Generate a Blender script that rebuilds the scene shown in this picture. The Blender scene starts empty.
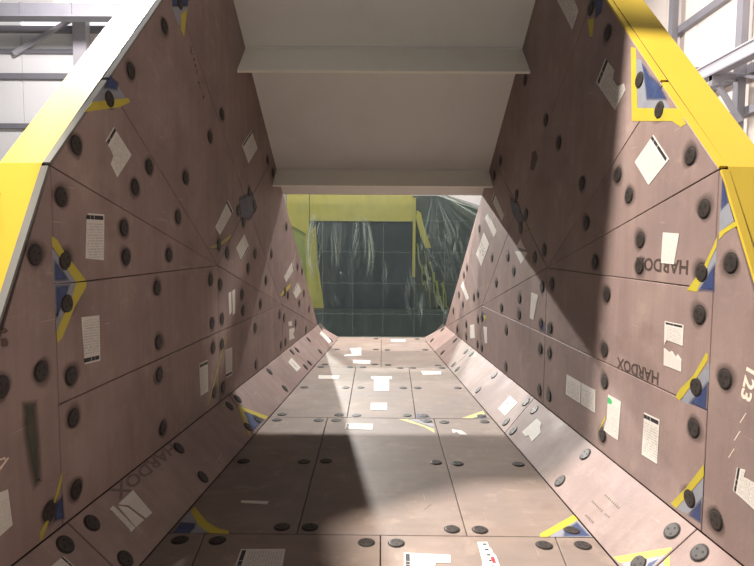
import bpy, math, random
from mathutils import Vector, Matrix
random.seed(7)
scene = bpy.context.scene
COL = scene.collection

# ------------------------------------------------------------------ camera, world, lamps, exposure
def make_camera():
    pitch, yaw, roll = 0.07261, 0.00773, 0.00657
    fwd = Vector((-math.sin(yaw)*math.cos(pitch), math.cos(yaw)*math.cos(pitch), -math.sin(pitch)))
    r0 = Vector((math.cos(yaw), math.sin(yaw), 0)); u0 = r0.cross(fwd)
    r = r0*math.cos(roll) + u0*math.sin(roll); u = -r0*math.sin(roll) + u0*math.cos(roll)
    cd = bpy.data.cameras.new('camera'); co = bpy.data.objects.new('camera', cd); COL.objects.link(co)
    cd.sensor_fit = 'HORIZONTAL'; cd.sensor_width = 36.0; cd.lens = 36.0*560/754
    cd.clip_start = 0.05; cd.clip_end = 200
    m = Matrix((r, u, -fwd)).transposed().to_4x4(); m.translation = Vector((-0.0054, 0, 1.6))
    co.matrix_world = m; scene.camera = co
make_camera()

world = bpy.data.worlds.new('hall_daylight'); scene.world = world; world.use_nodes = True
bgn = world.node_tree.nodes['Background']
bgn.inputs[0].default_value = (0.92, 0.95, 1.0, 1); bgn.inputs[1].default_value = 0.105

def lamp(name, loc, power, size, color, target):
    ld = bpy.data.lights.new(name, 'AREA'); ld.shape = 'DISK'; ld.size = size; ld.energy = power; ld.color = color
    o = bpy.data.objects.new(name, ld); COL.objects.link(o); o.location = loc
    d = Vector(target) - Vector(loc); o.rotation_euler = d.to_track_quat('-Z', 'Y').to_euler()
    return o
lamp('high_bay_lamp', (-5.8, 6.0, 12.0), 1500, 0.6, (1.0, 0.97, 0.92), (-1.6, 3.2, 2.5))
sd = bpy.data.lights.new('rim_fill_spot', 'SPOT'); sd.energy = 2400; sd.spot_size = math.radians(13); sd.spot_blend = 1.0; sd.shadow_soft_size = 0.15; sd.color = (1, 0.95, 0.88)  # added fill spot, lifts the top of the right rim out of the hood's shadow
so = bpy.data.objects.new('rim_fill_spot', sd); COL.objects.link(so); so.location = (5.0, 2.4, 6.4)
so.rotation_euler = (Vector((1.95, 3.75, 3.5))-so.location).to_track_quat('-Z', 'Y').to_euler()
# high-bay lamps of the workshop: one above the mouth of the body, two beyond its far end, two by the hall walls
lamp('high_bay_lamp', (-2.6, 2.75, 8.0), 2000, 0.14, (1.0, 0.92, 0.83), (0.6, 2.6, 0))
lamp('high_bay_lamp', (0.3, 12.2, 8.0), 1500, 0.25, (1.0, 0.96, 0.90), (0, 7.5, 0))
lamp('high_bay_lamp', (-4.9, 20.0, 8.0), 4800, 0.3, (1.0, 0.96, 0.90), (0, 5, 0))
lamp('high_bay_lamp', (-10.0, 17.0, 10.0), 900, 0.8, (1.0, 0.97, 0.95), (-14, 24, 7))
lamp('high_bay_lamp', (5.0, 12.0, 10.0), 550, 0.8, (1.0, 0.92, 0.86), (9.5, 15, 6))

vs = scene.view_settings
scene.display_settings.display_device = 'sRGB'
vs.view_transform = 'Standard'; vs.look = 'None'; vs.exposure = 0.0; vs.gamma = 1.0; vs.use_curve_mapping = False

# ------------------------------------------------------------------ dimensions of the body (metres)
W0, KT, CA, CB = 1.3799, 0.07263, 0.27007, 0.2847     # floor half width at Y=0, taper, chamfer out and up
CL = math.hypot(CA, CB)
GROUND = -0.27
TOP_Y = 3.04                                           # upper end of the sloping front sheet
# measured positions on the lined faces, in metres along and across each face
BOLTS={
'LW':[(3.204,2.548),(2.979,2.335),(3.632,2.953),(3.871,3.195),(4.639,2.634),(2.68,2.05),(2.556,1.796),(3.219,1.906),(3.389,2.041),(3.089,1.669),(4.371,2.4),(3.908,2.035),(3.777,1.761),(5.979,2.458),(6.194,2.349),(5.349,2.067),(5.488,1.954),(5.01,1.87),(5.16,1.778),(6.793,1.783),(2.37,1.537),(2.569,1.507),(2.573,1.305),(3.102,1.509),(3.631,1.509),(3.457,1.308),(4.531,1.57),(4.714,1.501),(4.338,1.299),(4.541,1.252),(4.355,0.959),(4.576,0.96),(5.095,1.12),(5.118,0.96),(5.505,1.477),(6.109,1.465),(5.279,1.349),(5.886,1.195),(5.678,0.963),(5.483,0.751),(6.702,1.002),(6.851,0.946),(6.436,0.764),(6.646,0.695),(7.383,1.274),(7.659,1.2),(7.264,0.539),(3.46,0.968),(2.38,1.034),(2.149,1.024),(2.584,0.963),(2.592,0.759),(3.462,0.761),(3.489,0.408),(4.369,0.758),(4.568,0.748),(4.376,0.402),(4.578,0.39),(5.505,0.38),(6.496,0.389),(6.713,0.386),(2.596,0.409),(2.401,0.396),(7.913,0.359),(7.784,0.886),(7.489,0.778),(8.128,0.621)],
'LC':[(2.623,0.314),(2.423,0.318),(2.611,0.075),(3.61,0.32),(3.573,0.072),(4.576,0.316),(4.79,0.315),(4.552,0.083),(4.784,0.073),(5.815,0.321),(5.797,0.078),(6.853,0.326),(7.064,0.304),(6.828,0.076),(7.067,0.073),(7.815,0.076),(7.812,0.311),(8.829,0.322),(8.761,0.074)],
'FL':[(-1.076,2.888),(-0.874,2.887),(-0.554,3.036),(-1.001,3.972),(-0.56,3.974),(-0.401,3.992),(-0.396,3.036),(-0.075,2.882),(-0.935,4.926),(-0.561,4.928),(-0.401,4.927),(-0.918,5.088),(-0.389,5.088),(-0.226,5.081),(0.241,5.091),(0.398,5.081),(0.414,4.927),(0.566,4.904),(-0.845,6.063),(-0.392,6.07),(-0.229,6.075),(0.242,6.074),(0.402,6.079),(0.402,3.984),(0.558,3.966),(0.998,3.965),(0.4,3.03),(0.556,3.026),(0.085,2.879),(0.87,2.873),(0.93,4.928),(0.931,5.096),(1.07,3.031),(1.076,2.876),(-0.66,8.258),(-0.078,8.283),(0.094,8.251),(0.66,8.275),(-0.735,7.227),(-0.771,7.078),(-0.399,7.075),(-0.233,7.081),(-0.081,7.252),(0.09,7.228),(0.241,7.058),(0.407,7.064),(-0.087,9.214),(0.595,9.226),(0.743,7.223),(0.779,7.078),(0.85,6.094)],
'RC':[(8.767,0.323),(8.763,0.084),(7.789,0.32),(7.815,0.076),(7.051,0.305),(6.815,0.327),(7.041,0.076),(6.797,0.073),(5.749,0.311),(5.782,0.086),(4.761,0.316),(4.544,0.312),(4.762,0.074),(4.545,0.067),(3.578,0.312),(3.564,0.072),(2.613,0.308),(2.414,0.315),(2.613,0.084)],
'RW':[(3.844,3.157),(3.591,2.906),(3.192,2.507),(2.981,2.295),(4.328,2.362),(2.699,2.017),(3.398,2.011),(3.256,1.877),(3.895,2.015),(3.803,1.739),(2.579,1.761),(3.113,1.622),(3.657,1.481),(3.111,1.478),(2.577,1.472),(2.387,1.522),(3.477,1.284),(2.576,1.276),(3.482,0.935),(3.467,0.737),(2.577,0.938),(2.386,1.023),(2.578,0.742),(3.468,0.397),(4.595,0.729),(4.395,0.734),(4.592,0.383),(4.379,0.392),(5.537,0.369),(6.501,0.372),(2.585,0.401),(2.396,0.39),(4.786,1.484),(4.574,1.546),(4.596,1.242),(4.386,1.287),(4.6,0.938),(4.394,0.934),(5.556,1.463),(5.354,1.335),(6.139,1.441),(5.952,1.176),(5.164,1.088),(5.164,0.939),(5.736,0.936),(5.552,0.728),(5.177,1.739),(4.616,2.593),(5.896,2.449),(6.121,2.327),(5.331,2.057),(5.04,1.86),(5.169,3.065),(6.708,0.68),(6.52,0.724),(6.709,0.375),(7.327,0.53),(7.314,0.373),(7.886,0.376),(8.173,0.61),(7.546,0.769),(7.812,0.88),(6.931,0.925),(6.733,0.981),(6.728,1.772),(7.346,1.271),(7.517,1.169)],
}
LABELS=[
('LW','b',[(2.929,2.113),(3.01,2.2),(3.185,2.081),(3.031,1.939),(2.971,2.001),(2.998,2.047),(2.971,2.079)]),
('LW','b',[(2.759,1.733),(2.897,1.734),(2.881,1.498),(2.725,1.512),(2.744,1.719)]),
('LW','b',[(2.823,0.986),(2.691,0.995),(2.676,1.229),(2.826,1.219)]),
('LW','b',[(5.141,2.471),(5.43,2.661),(5.614,2.518),(5.321,2.332)]),
('LW','b',[(4.877,1.862),(4.748,1.944),(4.449,1.712),(4.552,1.65)]),
('LW','b',[(5.085,1.417),(5.317,1.547),(5.18,1.668),(4.944,1.541)]),
('LW','p',[(4.734,1.161),(4.801,1.168),(4.805,0.99),(4.751,0.971)]),
('LW','p',[(4.827,1.17),(4.905,1.181),(4.898,0.969),(4.835,0.964)]),
('LW','b',[(7.126,1.364),(7.18,1.25),(6.754,1.107),(6.657,1.18)]),
('LW','b',[(7.119,0.959),(7.409,1.067),(7.591,0.931),(7.275,0.85)]),
('LW','p',[(6.844,0.612),(7.035,0.598),(7.056,0.537),(6.864,0.556)]),
('LW','p',[(6.894,0.517),(7.189,0.485),(7.165,0.436),(7.098,0.428),(7.198,0.352),(6.892,0.373)]),
('LW','b',[(4.087,0.691),(4.248,0.687),(4.252,0.441),(4.102,0.446)]),
('LW','b',[(4.801,0.442),(4.651,0.448),(4.636,0.69),(4.809,0.683)]),
('LW','p',[(2.075,0.618),(2.16,0.606),(2.176,0.45),(2.085,0.437)]),
('LC','b',[(2.769,0.309),(2.762,0.148),(2.805,0.149),(2.807,0.283),(2.804,0.311)]),
('LC','p',[(2.838,0.3),(2.997,0.306),(2.978,0.142),(2.911,0.145),(2.886,0.261)]),
('LC','p',[(2.828,0.295),(2.872,0.255),(2.894,0.145),(2.811,0.149)]),
('LC','b',[(2.374,0.208),(2.369,0.284),(2.278,0.286),(2.261,0.205)]),
('LC','s',[(6.675,0.277),(6.673,0.113),(6.46,0.114),(6.465,0.263)]),
('LC','p',[(8.691,0.286),(8.739,0.058),(8.519,0.062),(8.489,0.266)]),
('FL','p',[(-0.863,3.353),(-0.689,3.344),(-0.693,3.303),(-0.856,3.32)]),
('FL','b',[(-0.715,2.602),(-0.726,2.803),(-0.496,2.808),(-0.48,2.607)]),
('FL','b',[(0.116,2.635),(0.122,2.785),(0.359,2.768),(0.351,2.699),(0.278,2.698),(0.263,2.637)]),
('FL','r',[(0.519,2.897),(0.573,2.898),(0.573,2.851),(0.583,2.823),(0.583,2.794),(0.592,2.767),(0.593,2.721),(0.592,2.644),(0.503,2.642),(0.514,2.729),(0.516,2.812)]),
('FL','b',[(-0.308,4.7),(-0.309,4.846),(-0.07,4.839),(-0.073,4.68)]),
('FL','p',[(-0.1,5.486),(0.06,5.491),(0.058,5.244),(-0.102,5.252)]),
('FL','s',[(-0.121,6.591),(0.13,6.6),(0.128,6.463),(0.093,6.462),(0.086,5.944),(-0.076,5.939),(-0.083,6.455),(-0.118,6.469)]),
('FL','p',[(-0.499,6.455),(-0.5,6.628),(-0.753,6.629),(-0.732,6.447)]),
('FL','t',[(-0.383,7.521),(-0.145,7.498),(-0.147,7.279),(-0.372,7.301)]),
('FL','t',[(-0.47,8.345),(-0.306,8.392),(-0.281,7.829),(-0.522,7.757),(-0.522,7.855),(-0.418,7.93)]),
('FL','p',[(0.162,9.186),(0.399,9.15),(0.391,8.972),(0.158,8.98)]),
('FL','p',[(0.498,6.9),(0.747,6.893),(0.729,6.723),(0.507,6.689)]),
('FL','p',[(0.609,4.717),(0.689,4.686),(0.727,4.578),(0.66,4.576),(0.644,4.642),(0.606,4.618)]),
('RC','s',[(5.104,0.267),(4.87,0.264),(4.861,0.105),(5.083,0.101)]),
('RC','p',[(4.424,0.114),(4.406,0.275),(4.292,0.274),(4.272,0.242),(4.198,0.216),(4.193,0.116),(4.302,0.136),(4.321,0.112)]),
('RW','t',[(4.046,0.646),(3.805,0.647),(3.801,0.5),(4.051,0.498)]),
('RW','t',[(3.796,0.647),(3.582,0.651),(3.576,0.504),(3.791,0.5)]),
('RW','g',[(3.412,0.671),(3.253,0.67),(3.271,0.433),(3.373,0.429),(3.452,0.434),(3.418,0.515)]),
('RW','b',[(3.001,0.685),(2.853,0.692),(2.859,0.455),(3.008,0.448)]),
('RW','b',[(2.847,1.209),(2.689,1.212),(2.689,1.11),(2.754,1.113),(2.823,1.115),(2.843,1.086)]),
('RW','p',[(2.843,1.071),(2.801,1.058),(2.776,1.068),(2.758,1.057),(2.741,1.045),(2.726,1.063),(2.694,1.04),(2.691,0.982),(2.839,0.983)]),
('RW','p',[(2.897,1.66),(2.758,1.652),(2.79,1.501),(2.903,1.503)]),
('RW','b',[(3.026,2.176),(2.872,2.028),(3.05,1.916),(3.204,2.06)]),
('RW','b',[(3.726,2.644),(3.607,2.756),(3.486,2.648),(3.501,2.597),(3.438,2.541),(3.36,2.534),(3.341,2.492),(3.461,2.406)]),
('RW','b',[(4.497,3.511),(4.227,3.474),(4.044,3.218),(4.139,3.127)]),
('RW','p',[(5.296,1.564),(5.184,1.642),(5.036,1.544)]),
('RW','p',[(5.338,1.526),(5.008,1.522),(4.98,1.514),(5.151,1.407)]),
('RW','p',[(4.849,1.176),(4.681,1.168),(4.781,0.944),(4.87,0.949)]),
('RW','s',[(6.517,1.723),(6.262,1.586),(6.601,1.326),(6.856,1.465)]),
('RW','g',[(6.349,1.941),(5.976,1.722),(6.08,1.66),(6.476,1.886)]),
('RW','b',[(6.193,2.07),(6.107,2.149),(5.726,1.884),(5.792,1.823)]),
('RW','p',[(7.571,1.077),(7.2,0.891),(7.311,0.84),(7.692,1.007)]),
('RW','p',[(7.1,0.554),(6.889,0.595),(6.84,0.432),(7.087,0.385)]),
('RW','p',[(6.444,0.635),(6.277,0.654),(6.262,0.469),(6.362,0.457)]),
('RW','b',[(2.3,0.568),(2.284,0.673),(2.235,0.683),(2.244,0.65),(2.173,0.652),(2.164,0.542)]),
]
PAINT=[
('LW','pale',0,[(2.481,1.565),(2.547,1.501),(2.646,1.404),(2.483,1.409)]),
('LW','blue',1,[(2.486,1.529),(2.559,1.463),(2.608,1.407),(2.483,1.41)]),
('LW','yellow',2,[(2.481,1.618),(2.517,1.601),(2.564,1.546),(2.725,1.404),(2.642,1.404),(2.534,1.519),(2.482,1.574)]),
('LW','pale',0,[(2.486,1.403),(2.653,1.399),(2.644,1.364),(2.533,1.245),(2.49,1.183)]),
('LW','blue',1,[(2.486,1.403),(2.607,1.4),(2.566,1.324),(2.505,1.249),(2.487,1.233)]),
('LW','yellow',2,[(2.645,1.399),(2.725,1.397),(2.723,1.372),(2.632,1.289),(2.528,1.153),(2.494,1.136),(2.49,1.183),(2.533,1.245),(2.595,1.307)]),
('LW','yellow',2,[(2.495,0.536),(2.49,0.491),(2.44,0.415),(2.389,0.348),(2.34,0.292),(2.332,0.332),(2.376,0.364),(2.434,0.432)]),
('LW','blue',1,[(2.5,0.444),(2.507,0.34),(2.508,0.301),(2.421,0.331),(2.439,0.406)]),
('LW','blue',1,[(2.981,2.471),(3.077,2.452),(3.064,2.396),(2.912,2.366)]),
('LW','pale',0,[(2.903,2.374),(3.065,2.428),(3.144,2.379),(2.82,2.279)]),
('LW','yellow',2,[(2.82,2.284),(3.166,2.39),(3.187,2.374),(3.08,2.321),(2.751,2.219)]),
('LW','blue',1,[(3.737,3.205),(4.039,3.335),(4.0,3.212),(3.747,3.109)]),
('LW','pale',0,[(3.733,3.116),(4.001,3.225),(3.911,3.031),(3.818,3.048)]),
('LW','yellow',2,[(3.884,3.125),(3.983,3.198),(3.925,2.989),(3.879,3.019)]),
('LW','haze',0,[(5.014,2.002),(5.428,2.094),(5.62,1.933),(5.355,1.785),(5.061,1.774)]),
('LW','ochre',0,[(4.297,1.563),(4.465,1.57),(4.845,1.68),(4.792,1.611),(4.53,1.545),(4.378,1.531)]),
('LW','yellow',2,[(6.477,0.969),(6.605,1.016),(7.012,1.082),(6.957,1.024),(6.556,0.962)]),
('LW','ochre',2,[(4.641,0.808),(4.722,0.837),(4.54,0.625),(4.4,0.452),(4.247,0.311),(4.208,0.33),(4.336,0.469),(4.449,0.604)]),
('LC','blue',0,[(4.694,0.22),(4.904,0.015),(4.496,0.022)]),
('LC','yellow',1,[(4.697,0.273),(4.989,0.016),(4.904,0.015),(4.709,0.208),(4.534,0.033),(4.443,0.019)]),
('FL','pale',0,[(-1.14,3.133),(-1.133,3.212),(-1.002,3.027),(-0.95,2.968),(-1.045,2.956),(-1.141,2.948)]),
('FL','blue',1,[(-1.15,2.943),(-1.147,3.086),(-1.044,3.071),(-1.032,3.015),(-1.043,2.95)]),
('FL','yellow',2,[(-1.13,3.212),(-1.12,3.262),(-1.001,3.095),(-0.908,3.012),(-0.839,2.986),(-0.833,2.955),(-0.936,2.958),(-1.022,3.037)]),
('FL','blue',1,[(0.327,4.982),(0.463,4.98),(0.468,4.882),(0.383,4.879)]),
('FL','pale',0,[(0.246,4.982),(0.354,4.98),(0.465,4.854),(0.459,4.773),(0.381,4.852)]),
('FL','ltyellow',2,[(0.155,4.986),(0.237,4.982),(0.457,4.721),(0.453,4.619),(0.375,4.771)]),
('FL','blue',1,[(0.338,5.155),(0.431,5.142),(0.466,5.018),(0.316,5.019)]),
('FL','ltyellow',2,[(0.732,5.023),(0.974,5.252),(0.976,5.158),(0.832,5.02)]),
('FL','blue',1,[(0.841,5.02),(0.974,5.149),(0.983,5.021)]),
('FL','pale',0,[(1.14,3.169),(1.157,2.964),(0.921,2.959)]),
('FL','blue',1,[(1.136,3.139),(1.157,2.964),(0.992,2.96),(1.022,3.036)]),
('FL','yellow',2,[(0.88,2.99),(1.14,3.211),(1.146,3.151),(0.915,2.959),(0.871,2.958)]),
('RC','pale',0,[(2.7,0.02),(2.534,0.205),(2.537,0.155),(2.534,0.068),(2.627,0.023)]),
('RC','blue',1,[(2.573,0.118),(2.546,0.175),(2.54,0.118),(2.556,0.084)]),
('RC','yellow',2,[(2.757,0.009),(2.543,0.248),(2.533,0.243),(2.534,0.205),(2.695,0.016)]),
('RC','yellow',2,[(2.517,0.181),(2.516,0.216),(2.437,0.152),(2.447,0.11)]),
('RC','pale',0,[(2.517,0.178),(2.467,0.126),(2.466,0.074),(2.522,0.079)]),
('RW','pale',0,[(2.492,0.539),(2.491,0.422),(2.598,0.316),(2.684,0.301),(2.569,0.438)]),
('RW','blue',1,[(2.492,0.459),(2.485,0.316),(2.597,0.309),(2.55,0.384)]),
('RW','yellow',2,[(2.493,0.604),(2.49,0.549),(2.583,0.426),(2.684,0.301),(2.727,0.308),(2.615,0.436)]),
('RW','pale',0,[(2.489,1.07),(2.486,0.984),(2.614,0.841),(2.685,0.84),(2.58,0.975)]),
('RW','blue',1,[(2.487,1.002),(2.49,0.846),(2.638,0.842),(2.561,0.923)]),
('RW','yellow',2,[(2.518,1.11),(2.502,1.108),(2.502,1.081),(2.58,0.975),(2.693,0.84),(2.73,0.847),(2.697,0.896),(2.596,0.99)]),
('RW','pale',0,[(2.482,1.585),(2.479,1.514),(2.596,1.38),(2.633,1.381),(2.534,1.503)]),
('RW','blue',1,[(2.481,1.536),(2.475,1.386),(2.603,1.379),(2.532,1.476)]),
('RW','yellow',2,[(2.481,1.637),(2.481,1.593),(2.547,1.484),(2.603,1.381),(2.678,1.381),(2.562,1.502),(2.501,1.598)]),
('RW','yellow',2,[(2.469,1.655),(2.376,1.697),(2.362,1.678),(2.433,1.65),(2.469,1.62)]),
('RW','pale',0,[(2.474,1.759),(2.418,1.777),(2.382,1.699),(2.469,1.655)]),
('RW','blue',1,[(2.472,1.905),(2.435,1.837),(2.415,1.777),(2.472,1.737)]),
('RW','pale',0,[(3.238,2.641),(3.183,2.613),(2.866,2.259),(3.193,2.333)]),
('RW','blue',1,[(3.183,2.613),(3.086,2.514),(2.986,2.439),(2.897,2.321),(3.114,2.374),(3.129,2.436)]),
('RW','yellow',2,[(3.298,2.721),(3.242,2.697),(3.2,2.357),(2.8,2.261),(2.746,2.175),(2.785,2.169),(2.863,2.214),(3.255,2.297)]),
('RW','yellow',2,[(3.884,3.096),(3.794,3.074),(3.807,2.964),(3.845,2.971)]),
('RW','blue',1,[(3.804,3.211),(3.66,3.15),(3.68,3.06),(3.778,3.055)]),
('RW','haze',0,[(5.572,2.082),(5.285,2.002),(5.044,1.807),(5.206,1.74),(5.46,1.881)]),
('RW','ochre',2,[(5.064,1.719),(4.904,1.713),(4.778,1.696),(4.928,1.69),(5.063,1.705)]),
('RW','blue',1,[(6.527,0.811),(6.389,0.788),(6.426,0.69),(6.537,0.698)]),
('RW','yellow',2,[(6.455,0.768),(6.3,0.776),(6.408,0.693)]),
('RW','blue',1,[(4.603,0.977),(4.505,0.966),(4.504,0.872),(4.596,0.886)]),
('RW','blue',1,[(4.467,0.963),(4.401,0.949),(4.416,0.867),(4.466,0.87)]),
('RC','yellow',2,[(6.717,0.295),(6.721,0.374),(6.635,0.344)]),
('RC','blue',1,[(6.802,0.279),(6.814,0.37),(6.872,0.337)]),
('RW','yellow',2,[(3.531,0.394),(3.433,0.539),(3.443,0.497)]),
('LW','white',2,[(2.126,0.711),(2.17,0.734),(2.173,0.728),(2.125,0.698)]),
('LW','white',2,[(2.128,0.743),(2.154,0.741),(2.158,0.719),(2.153,0.717),(2.15,0.735),(2.127,0.737)]),
('LW','dark',2,[(2.248,0.944),(2.355,0.922),(2.368,0.688),(2.367,0.545),(2.296,0.524),(2.268,0.662),(2.247,0.818)]),
('LW','faint',2,[(2.156,1.252),(2.183,1.256),(2.203,1.237),(2.181,1.229),(2.155,1.233)]),
('LW','faint',2,[(2.154,1.217),(2.186,1.216),(2.201,1.193),(2.194,1.174),(2.162,1.176),(2.153,1.186)]),
('RW','faint',2,[(4.932,2.389),(4.832,2.39),(4.778,2.315),(4.868,2.218),(4.971,2.24)]),
('FL','dark',2,[(0.261,3.26),(0.309,3.332),(0.309,3.322),(0.264,3.254)]),
('RC','faint',2,[(3.149,0.217),(3.137,0.217),(3.136,0.203),(3.148,0.203)]),
('RC','faint',2,[(3.129,0.217),(3.117,0.217),(3.116,0.204),(3.128,0.203)]),
('RC','faint',2,[(3.11,0.218),(3.097,0.218),(3.096,0.203),(3.108,0.202)]),
('RC','faint',2,[(3.09,0.217),(3.078,0.217),(3.077,0.204),(3.089,0.204)]),
('RC','faint',2,[(3.071,0.217),(3.059,0.217),(3.058,0.204),(3.07,0.204)]),
('RC','faint',2,[(3.052,0.218),(3.04,0.218),(3.039,0.203),(3.05,0.203)]),
('RC','faint',2,[(3.033,0.221),(3.021,0.221),(3.02,0.201),(3.031,0.201)]),
('RC','faint',2,[(3.014,0.22),(3.003,0.22),(3.001,0.202),(3.013,0.202)]),
('RC','faint',2,[(2.996,0.22),(2.984,0.22),(2.983,0.202),(2.994,0.202)]),
('RC','faint',2,[(3.192,0.139),(3.179,0.139),(3.179,0.125),(3.192,0.124)]),
('RC','faint',2,[(3.172,0.14),(3.159,0.141),(3.159,0.124),(3.171,0.123)]),
('RC','faint',2,[(3.152,0.14),(3.14,0.14),(3.139,0.125),(3.152,0.125)]),
('RC','faint',2,[(3.132,0.139),(3.12,0.139),(3.12,0.125),(3.132,0.125)]),
('RC','faint',2,[(3.113,0.139),(3.101,0.139),(3.101,0.126),(3.113,0.126)]),
('RC','faint',2,[(3.094,0.14),(3.082,0.14),(3.082,0.126),(3.093,0.126)]),
('RC','faint',2,[(3.075,0.143),(3.063,0.143),(3.063,0.123),(3.074,0.123)]),
('RC','faint',2,[(3.034,0.141),(3.023,0.142),(3.02,0.126),(3.031,0.126)]),
('RC','faint',2,[(3.016,0.142),(3.006,0.143),(3.003,0.128),(3.013,0.127)]),
('RC','faint',2,[(2.999,0.144),(2.988,0.145),(2.986,0.13),(2.996,0.129)]),
('RC','faint',2,[(3.142,0.055),(3.131,0.056),(3.131,0.042),(3.142,0.041)]),
('RC','faint',2,[(3.125,0.056),(3.114,0.057),(3.114,0.042),(3.124,0.041)]),
('RC','faint',2,[(3.107,0.058),(3.097,0.059),(3.096,0.041),(3.107,0.041)]),
('RC','faint',2,[(3.09,0.059),(3.08,0.06),(3.079,0.041),(3.09,0.041)]),
('RC','faint',2,[(3.073,0.06),(3.063,0.061),(3.062,0.041),(3.073,0.041)]),
('RC','faint',2,[(3.056,0.061),(3.046,0.061),(3.045,0.042),(3.056,0.042)]),
]
# ------------------------------------------------------------------ helpers
def lin(c):
    c = c/255.0
    return c/12.92 if c <= 0.04045 else ((c+0.055)/1.055)**2.4
def rgb(r, g, b): return (lin(r), lin(g), lin(b), 1.0)

def new_mat(name):
    m = bpy.data.materials.new(name); m.use_nodes = True
    nt = m.node_tree; return m, nt, nt.nodes['Principled BSDF']
def flat(name, col, rough=0.6, metal=0.0):
    m, nt, b = new_mat(name)
    b.inputs['Base Color'].default_value = col; b.inputs['Roughness'].default_value = rough; b.inputs['Metallic'].default_value = metal
    return m
def node(nt, t, **kw):
    n = nt.nodes.new(t)
    for k, v in kw.items(): setattr(n, k, v)
    return n
def val(nt, sock, v):
    if isinstance(v, (int, float)): sock.default_value = v
    else: nt.links.new(v, sock)
def mth(nt, op, a, b=0.0, c=None):
    n = node(nt, 'ShaderNodeMath', operation=op); val(nt, n.inputs[0], a); val(nt, n.inputs[1], b)
    if c is not None: val(nt, n.inputs[2], c)
    return n.outputs[0]
def mixc(nt, f, a, b, mode='MIX'):
    n = node(nt, 'ShaderNodeMix', data_type='RGBA', blend_type=mode)
    val(nt, n.inputs[0], f)
    for s, v in ((n.inputs[6], a), (n.inputs[7], b)):
        if isinstance(v, tuple): s.default_value = v
        else: nt.links.new(v, s)
    return n.outputs[2]
def noise(nt, vec, scale, detail=3.0, rough=0.5, stretch=None):
    if stretch:
        mp = node(nt, 'ShaderNodeMapping'); mp.inputs['Scale'].default_value = stretch
        nt.links.new(vec, mp.inputs[0]); vec = mp.outputs[0]
    n = node(nt, 'ShaderNodeTexNoise'); n.inputs['Scale'].default_value = scale
    n.inputs['Detail'].default_value = detail; n.inputs['Roughness'].default_value = rough
    nt.links.new(vec, n.inputs['Vector']); return n.outputs[0]
def ramp(nt, f, a, b):
    n = node(nt, 'ShaderNodeMapRange', clamp=True); val(nt, n.inputs[0], f)
    n.inputs[1].default_value = a; n.inputs[2].default_value = b
    return n.outputs[0]
def objcoord(nt): return node(nt, 'ShaderNodeTexCoord').outputs['Object']

def primer_mat(name, c1, c2, rough):
    """shop-primed steel plate: reddish brown, patchy, with rubbed dusty spots and fine scratches"""
    m, nt, b = new_mat(name); co = objcoord(nt)
    rnd = node(nt, 'ShaderNodeObjectInfo').outputs['Random']
    col = mixc(nt, ramp(nt, noise(nt, co, 1.6, 5, 0.6), 0.35, 0.65), c1, c2)
    dust = ramp(nt, noise(nt, co, 5.0, 6, 0.65), 0.56, 0.74)
    col = mixc(nt, mth(nt, 'MULTIPLY', dust, 0.30), col, rgb(186, 168, 150))
    grime = ramp(nt, noise(nt, co, 2.7, 4, 0.6, (1, 0.8, 1.3)), 0.58, 0.75)
    col = mixc(nt, mth(nt, 'MULTIPLY', grime, 0.32), col, rgb(84, 70, 56))
    drag = ramp(nt, noise(nt, co, 2.2, 5, 0.62, (1.0, 5.0, 0.5)), 0.44, 0.66)
    col = mixc(nt, mth(nt, 'MULTIPLY', drag, 0.30), col, mixc(nt, 0.5, c2, rgb(98, 74, 66)))
    pale = ramp(nt, noise(nt, co, 0.9, 6, 0.7), 0.52, 0.66)
    col = mixc(nt, mth(nt, 'MULTIPLY', pale, 0.22), col, rgb(172, 156, 150))
    scr = ramp(nt, noise(nt, co, 3.0, 2, 0.5, (14, 1.0, 14)), 0.70, 0.76)
    col = mixc(nt, mth(nt, 'MULTIPLY', scr, 0.18), col, rgb(200, 186, 170))
    hsv = node(nt, 'ShaderNodeHueSaturation'); nt.links.new(col, hsv.inputs['Color'])
    nt.links.new(mth(nt, 'MULTIPLY_ADD', rnd, 0.16, 0.92), hsv.inputs['Value'])
    nt.links.new(hsv.outputs[0], b.inputs['Base Color'])
    nt.links.new(mth(nt, 'MULTIPLY_ADD', noise(nt, co, 4, 4), 0.25, rough-0.12), b.inputs['Roughness']); b.inputs['Specular IOR Level'].default_value = 0.32
    bp = node(nt, 'ShaderNodeBump'); bp.inputs['Strength'].default_value = 0.12; bp.inputs['Distance'].default_value = 0.01
    nt.links.new(noise(nt, co, 60, 4, 0.6), bp.inputs['Height']); nt.links.new(bp.outputs[0], b.inputs['Normal'])
    return m
def painted_mat(name, c, dirt, amount, rough, scale=3.0):
    m, nt, b = new_mat(name); co = objcoord(nt)
    f = ramp(nt, noise(nt, co, scale, 6, 0.6), 0.50, 0.80)
    nt.links.new(mixc(nt, mth(nt, 'MULTIPLY', f, amount), c, dirt), b.inputs['Base Color'])
    b.inputs['Roughness'].default_value = rough
    return m

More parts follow.
